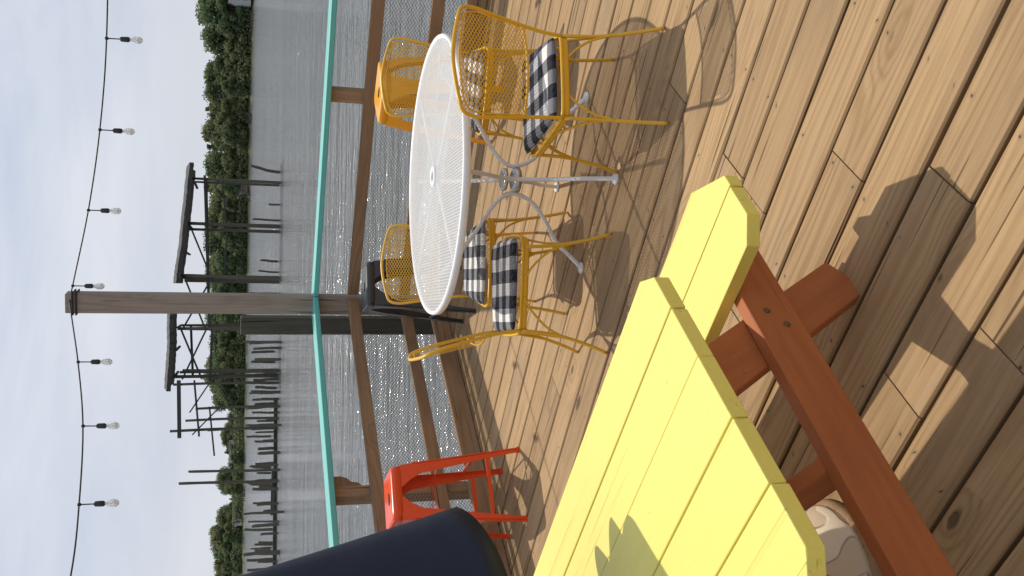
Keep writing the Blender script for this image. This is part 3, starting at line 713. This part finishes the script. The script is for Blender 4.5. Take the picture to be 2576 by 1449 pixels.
# ------------------------------------------------------------------ stools
def rsq(h,r,n=5):
    pts=[]
    for cx,cy,a0 in ((h-r,h-r,0),(-h+r,h-r,90),(-h+r,-h+r,180),(h-r,-h+r,270)):
        for k in range(n+1):
            a=math.radians(a0+90*k/n); pts.append((cx+r*math.cos(a),cy+r*math.sin(a)))
    return pts
def stool(mw,mat,label):
    e=thing("bar_stool",mw,label,"stool","metal bar stools by the railing")
    bm=newbm(); H=.785; rings=[]
    for h,r,z in ((.03,.012,H-.006),(.10,.03,H-.006),(.140,.035,H-.001),(.152,.04,H-.002),(.160,.042,H-.010),(.162,.043,H-.022),(.166,.044,H-.06),(.163,.043,H-.06),(.158,.042,H-.02),(.10,.03,H-.014)):
        rings.append([bm.verts.new((x,y,z)) for x,y in rsq(h,r)])
    n=len(rings[0])
    for a in range(len(rings)-1):
        for k in range(n): bm.faces.new((rings[a][k],rings[a][(k+1)%n],rings[a+1][(k+1)%n],rings[a+1][k]))
    bm.faces.new(rings[0]); bm.faces.new(rings[-1][::-1])
    st_=mk("seat",bm,mat,e)
    bm=newbm(); prism(bm,[(x*3.4,y) for x,y in rsq(.011,.009,3)],H-.006,H-.0035); mk("hand_slot",bm,M_slot,st_,WM[e.name],smooth=False)  # solid black plate, its colour standing in for the shade of an open slot
    for i in range(4):
        bm=newbm(); nz=12; R=[]
        for j in range(nz+1):
            k=j/nz; z=(H-.055)*(1-k); c=.165+.06*k; wd=.055*(1-k)**1.2+.028+ (.06*max(0,1-k*6)**1.5); th=.003
            R.append([bm.verts.new(p) for p in ((c-wd,c,z),(c-.012,c,z),(c,c-.012,z),(c,c-wd,z),(c-th,c-wd,z),(c-th,c-.014,z),(c-.014,c-th,z),(c-wd,c-th,z))])
        for j in range(nz):
            for q in range(8): bm.faces.new((R[j][q],R[j+1][q],R[j+1][(q+1)%8],R[j][(q+1)%8]))
        bm.faces.new(R[0]); bm.faces.new(R[-1][::-1])
        box(bm,(.213,.213,.008),(.03,.03,.016))
        tube(bm,[(.17,.17,.66),(.185,.185,.45),(.222,.222,.012)],.004,6,3)
        mk("leg",bm,mat,e,WM[e.name]@Matrix.Rotation(i*math.pi/2,4,'Z'),smooth=False)
        bm=newbm(); zz=.27 if i%2 else .20; c=.225-.06*(zz/.73); box(bm,(0,c-.006,zz),(2*c-.02,.006,.024)); mk("footrest",bm,mat,e,WM[e.name]@Matrix.Rotation(i*math.pi/2,4,'Z'),smooth=False)
    for i in range(2):
        bm=newbm(); box(bm,(0,0,.50+i*.008),(.46,.016,.004)); mk("brace",bm,mat,e,WM[e.name]@Matrix.Rotation(math.pi/4+i*math.pi/2,4,'Z'),smooth=False)
    return e
stool(TR(-1.28,5.70,0,math.radians(28)),M_red,"glossy red orange metal bar stool against the railing")
stool(TR(1.30,6.40,0,math.radians(-62+20)),M_ystool,"amber yellow metal bar stool behind a yellow chair")
stool(TR(-.01,7.02,0,math.radians(12)),M_blk,"charcoal black metal bar stool at the railing corner")

# ------------------------------------------------------------------ picnic table
PP=V((.755,-.656,0)).normalized(); PE=V((-PP.y,PP.x,0))
def pw(p,e_,z=0): q=PP*p+PE*e_; return V((q.x,q.y,z))
MP=Matrix(((PP.x,PE.x,0,0),(PP.y,PE.y,0,0),(0,0,1,0),(0,0,0,1)))
pc=thing("picnic_table",TR(-.86,2.30,0),"lemon yellow plank picnic table with red brown timber legs","picnic table")
def interp(pts,x):
    if x<=pts[0][0]: return pts[0][1]
    for i in range(len(pts)-1):
        if pts[i][0]<=x<=pts[i+1][0]:
            k=(x-pts[i][0])/(pts[i+1][0]-pts[i][0]); return pts[i][1]*(1-k)+pts[i+1][1]*k
    return pts[-1][1]
OT=[(.66,-1.32),(.765,-1.225),(1.522,-1.283),(1.577,-1.345)]
edges=[1.577,1.411,1.25,1.071,.905,.66]
def planks(edges,outl,z0,z1,zc):
    bm=newbm()
    for i in range(len(edges)-1):
        e1=edges[i]-.0016; e0=edges[i+1]+.0016; es=sorted([e0,e1]+[o[0] for o in outl if e0+.004<o[0]<e1-.004])
        jx=random.uniform(-.003,.003); dz=random.uniform(-.0015,.0015)
        right=[(interp(outl,x)+jx,x) for x in es]; left=[(zc-(interp(outl,x)+jx),x) for x in es[::-1]]
        prism(bm,right+left,z0+dz,z1+dz)
    return bm
TT=.75
mk("tabletop",planks(edges,OT,TT-.038,TT,-4.32),M_lemon,pc,MP,smooth=False,bevel=.003)
OB=[(1.665,-1.30),(1.72,-1.238),(1.88,-1.238),(2.005,-1.385)]
mk("bench_seat",planks([2.005,1.837,1.665],OB,.412,.45,-4.32),M_lemon,pc,MP,smooth=False,bevel=.003)
OB2=[(.235,-1.385),(.36,-1.24),(.52,-1.24),(.575,-1.30)]
mk("bench_seat",planks([.575,.405,.235],OB2,.412,.45,-4.32),M_lemon,pc,MP,smooth=False,bevel=.003)
for sgn,pb in ((1,-1.475),(-1,-2.845)):
    board("crossbeam",pw(pb,1.985,.342),pw(pb,.25,.342),.04,.135,M_brown,pc,.004)
    board("crossbeam",pw(pb,1.50,.665),pw(pb,.76,.665),.04,.09,M_brown,pc,.004)
    for a,b in ((1.80,1.34),(.44,.90)):
        board("leg",pw(pb-sgn*.042,a,-.0),pw(pb-sgn*.042,b,.69),.04,.14,M_brown,pc,.004,tilt=PP.cross(V((pw(0,b,.69)-pw(0,a,0)))).normalized())
    bm=newbm()
    for e_,z in ((1.60,.36),(1.55,.325),(.70,.36),(.66,.32)):
        p=pw(pb+sgn*.021,e_,z); Mx=Matrix.Translation(p)@PP.to_track_quat('Z','Y').to_matrix().to_4x4(); lathe(bm,[(.009,-.004),(.009,.0015),(.005,.003)],10,M=Mx)
    mk("bolt",bm,M_bolt,pc,Matrix.Identity(4))
board("brace",pw(-1.50,1.14,.36),pw(-2.05,1.14,.70),.04,.09,M_brown,pc,.004)
board("brace",pw(-2.82,1.14,.36),pw(-2.27,1.14,.70),.04,.09,M_brown,pc,.004)

# ------------------------------------------------------------------ umbrella + base
UX,UY=-.885,2.33
um=thing("patio_umbrella",TR(UX,UY,0),"closed navy blue canvas umbrella standing through the picnic table","umbrella")
bm=newbm(); seg=240
rings=[]
for j in range(33):
    k=j/32; z=2.55-(2.55-1.12)*k; r0=.02+.315*k**1.25
    ring=[]
    for i in range(seg):
        a=2*math.pi*i/seg; da=abs((a+math.radians(55)+math.pi)%(2*math.pi)-math.pi); amp=min(1,max(.0,(da-1.0)/.25))
        fl=.5+.5*math.cos(a*13+.4); q=r0*(1-.34*amp*k*(1-fl**.8))
        dz=-.10*k*max(0,-math.sin(a))
        ring.append(bm.verts.new((q*math.cos(a),q*math.sin(a)*(.74 if a>math.pi else .85),z+dz)))
    rings.append(ring)
for j in range(32):
    for i in range(seg): bm.faces.new((rings[j][i],rings[j+1][i],rings[j+1][(i+1)%seg],rings[j][(i+1)%seg]))
bm.faces.new(rings[0])
ob=mk("canopy",bm,M_navy,um); md=ob.modifiers.new("s",'SOLIDIFY'); md.thickness=.004
bm=newbm(); lathe(bm,[(.019,.05),(.019,2.6),(.006,2.66)],16); mk("pole",bm,M_chrome,um)
t=NT("cream_resin"); tc=t.N("ShaderNodeTexCoord"); o=tc.outputs['Object']
vo=t.N("ShaderNodeTexWave",wave_type='RINGS'); t.L(t.mapping(o,(1,1,1),loc=(.06,.08,0)),vo.inputs['Vector']); vo.inputs['Scale'].default_value=5.; vo.inputs['Distortion'].default_value=7.; vo.inputs['Detail'].default_value=1.; vo.inputs['Detail Scale'].default_value=1.3
hgt=t.smooth(vo.outputs['Fac'],.45,.7)
t.col(t.mix(hgt,(.60,.47,.33),(.76,.64,.49))); t.rough(.5); t.bump(hgt,.9,.012); M_resin=t.m
ub=thing("umbrella_base",TR(UX+.055,UY+.04,0),"cream umbrella base with raised scrolls and brown rim on the deck","umbrella base")
bm=newbm(); lathe(bm,[(.05,.17),(.055,.14),(.08,.125),(.14,.105),(.19,.075),(.215,.045),(.22,.03)],48); mk("body",bm,M_resin,ub)
bm=newbm(); lathe(bm,[(.218,.032),(.232,.03),(.236,.016),(.23,.0),(.15,.0)],48,cap=False); mk("rim",bm,M_rail,ub)

# ------------------------------------------------------------------ camera
th=math.radians(15.86); ro=math.radians(0.8)
F=V((0,math.cos(th),-math.sin(th))); U0=V((0,math.sin(th),math.cos(th))); X=V((1,0,0))
R=math.cos(ro)*X+math.sin(ro)*U0; U=-math.sin(ro)*X+math.cos(ro)*U0
xc=-U; yc=R; zc=-F
cam=bpy.data.cameras.new("camera"); co=bpy.data.objects.new("camera",cam); COL.objects.link(co)
co.matrix_world=Matrix(((xc.x,yc.x,zc.x,0),(xc.y,yc.y,zc.y,0),(xc.z,yc.z,zc.z,1.65),(0,0,0,1)))
cam.sensor_width=36; cam.lens=36*2400/2576; cam.clip_start=.05; cam.clip_end=12000
SC.camera=co
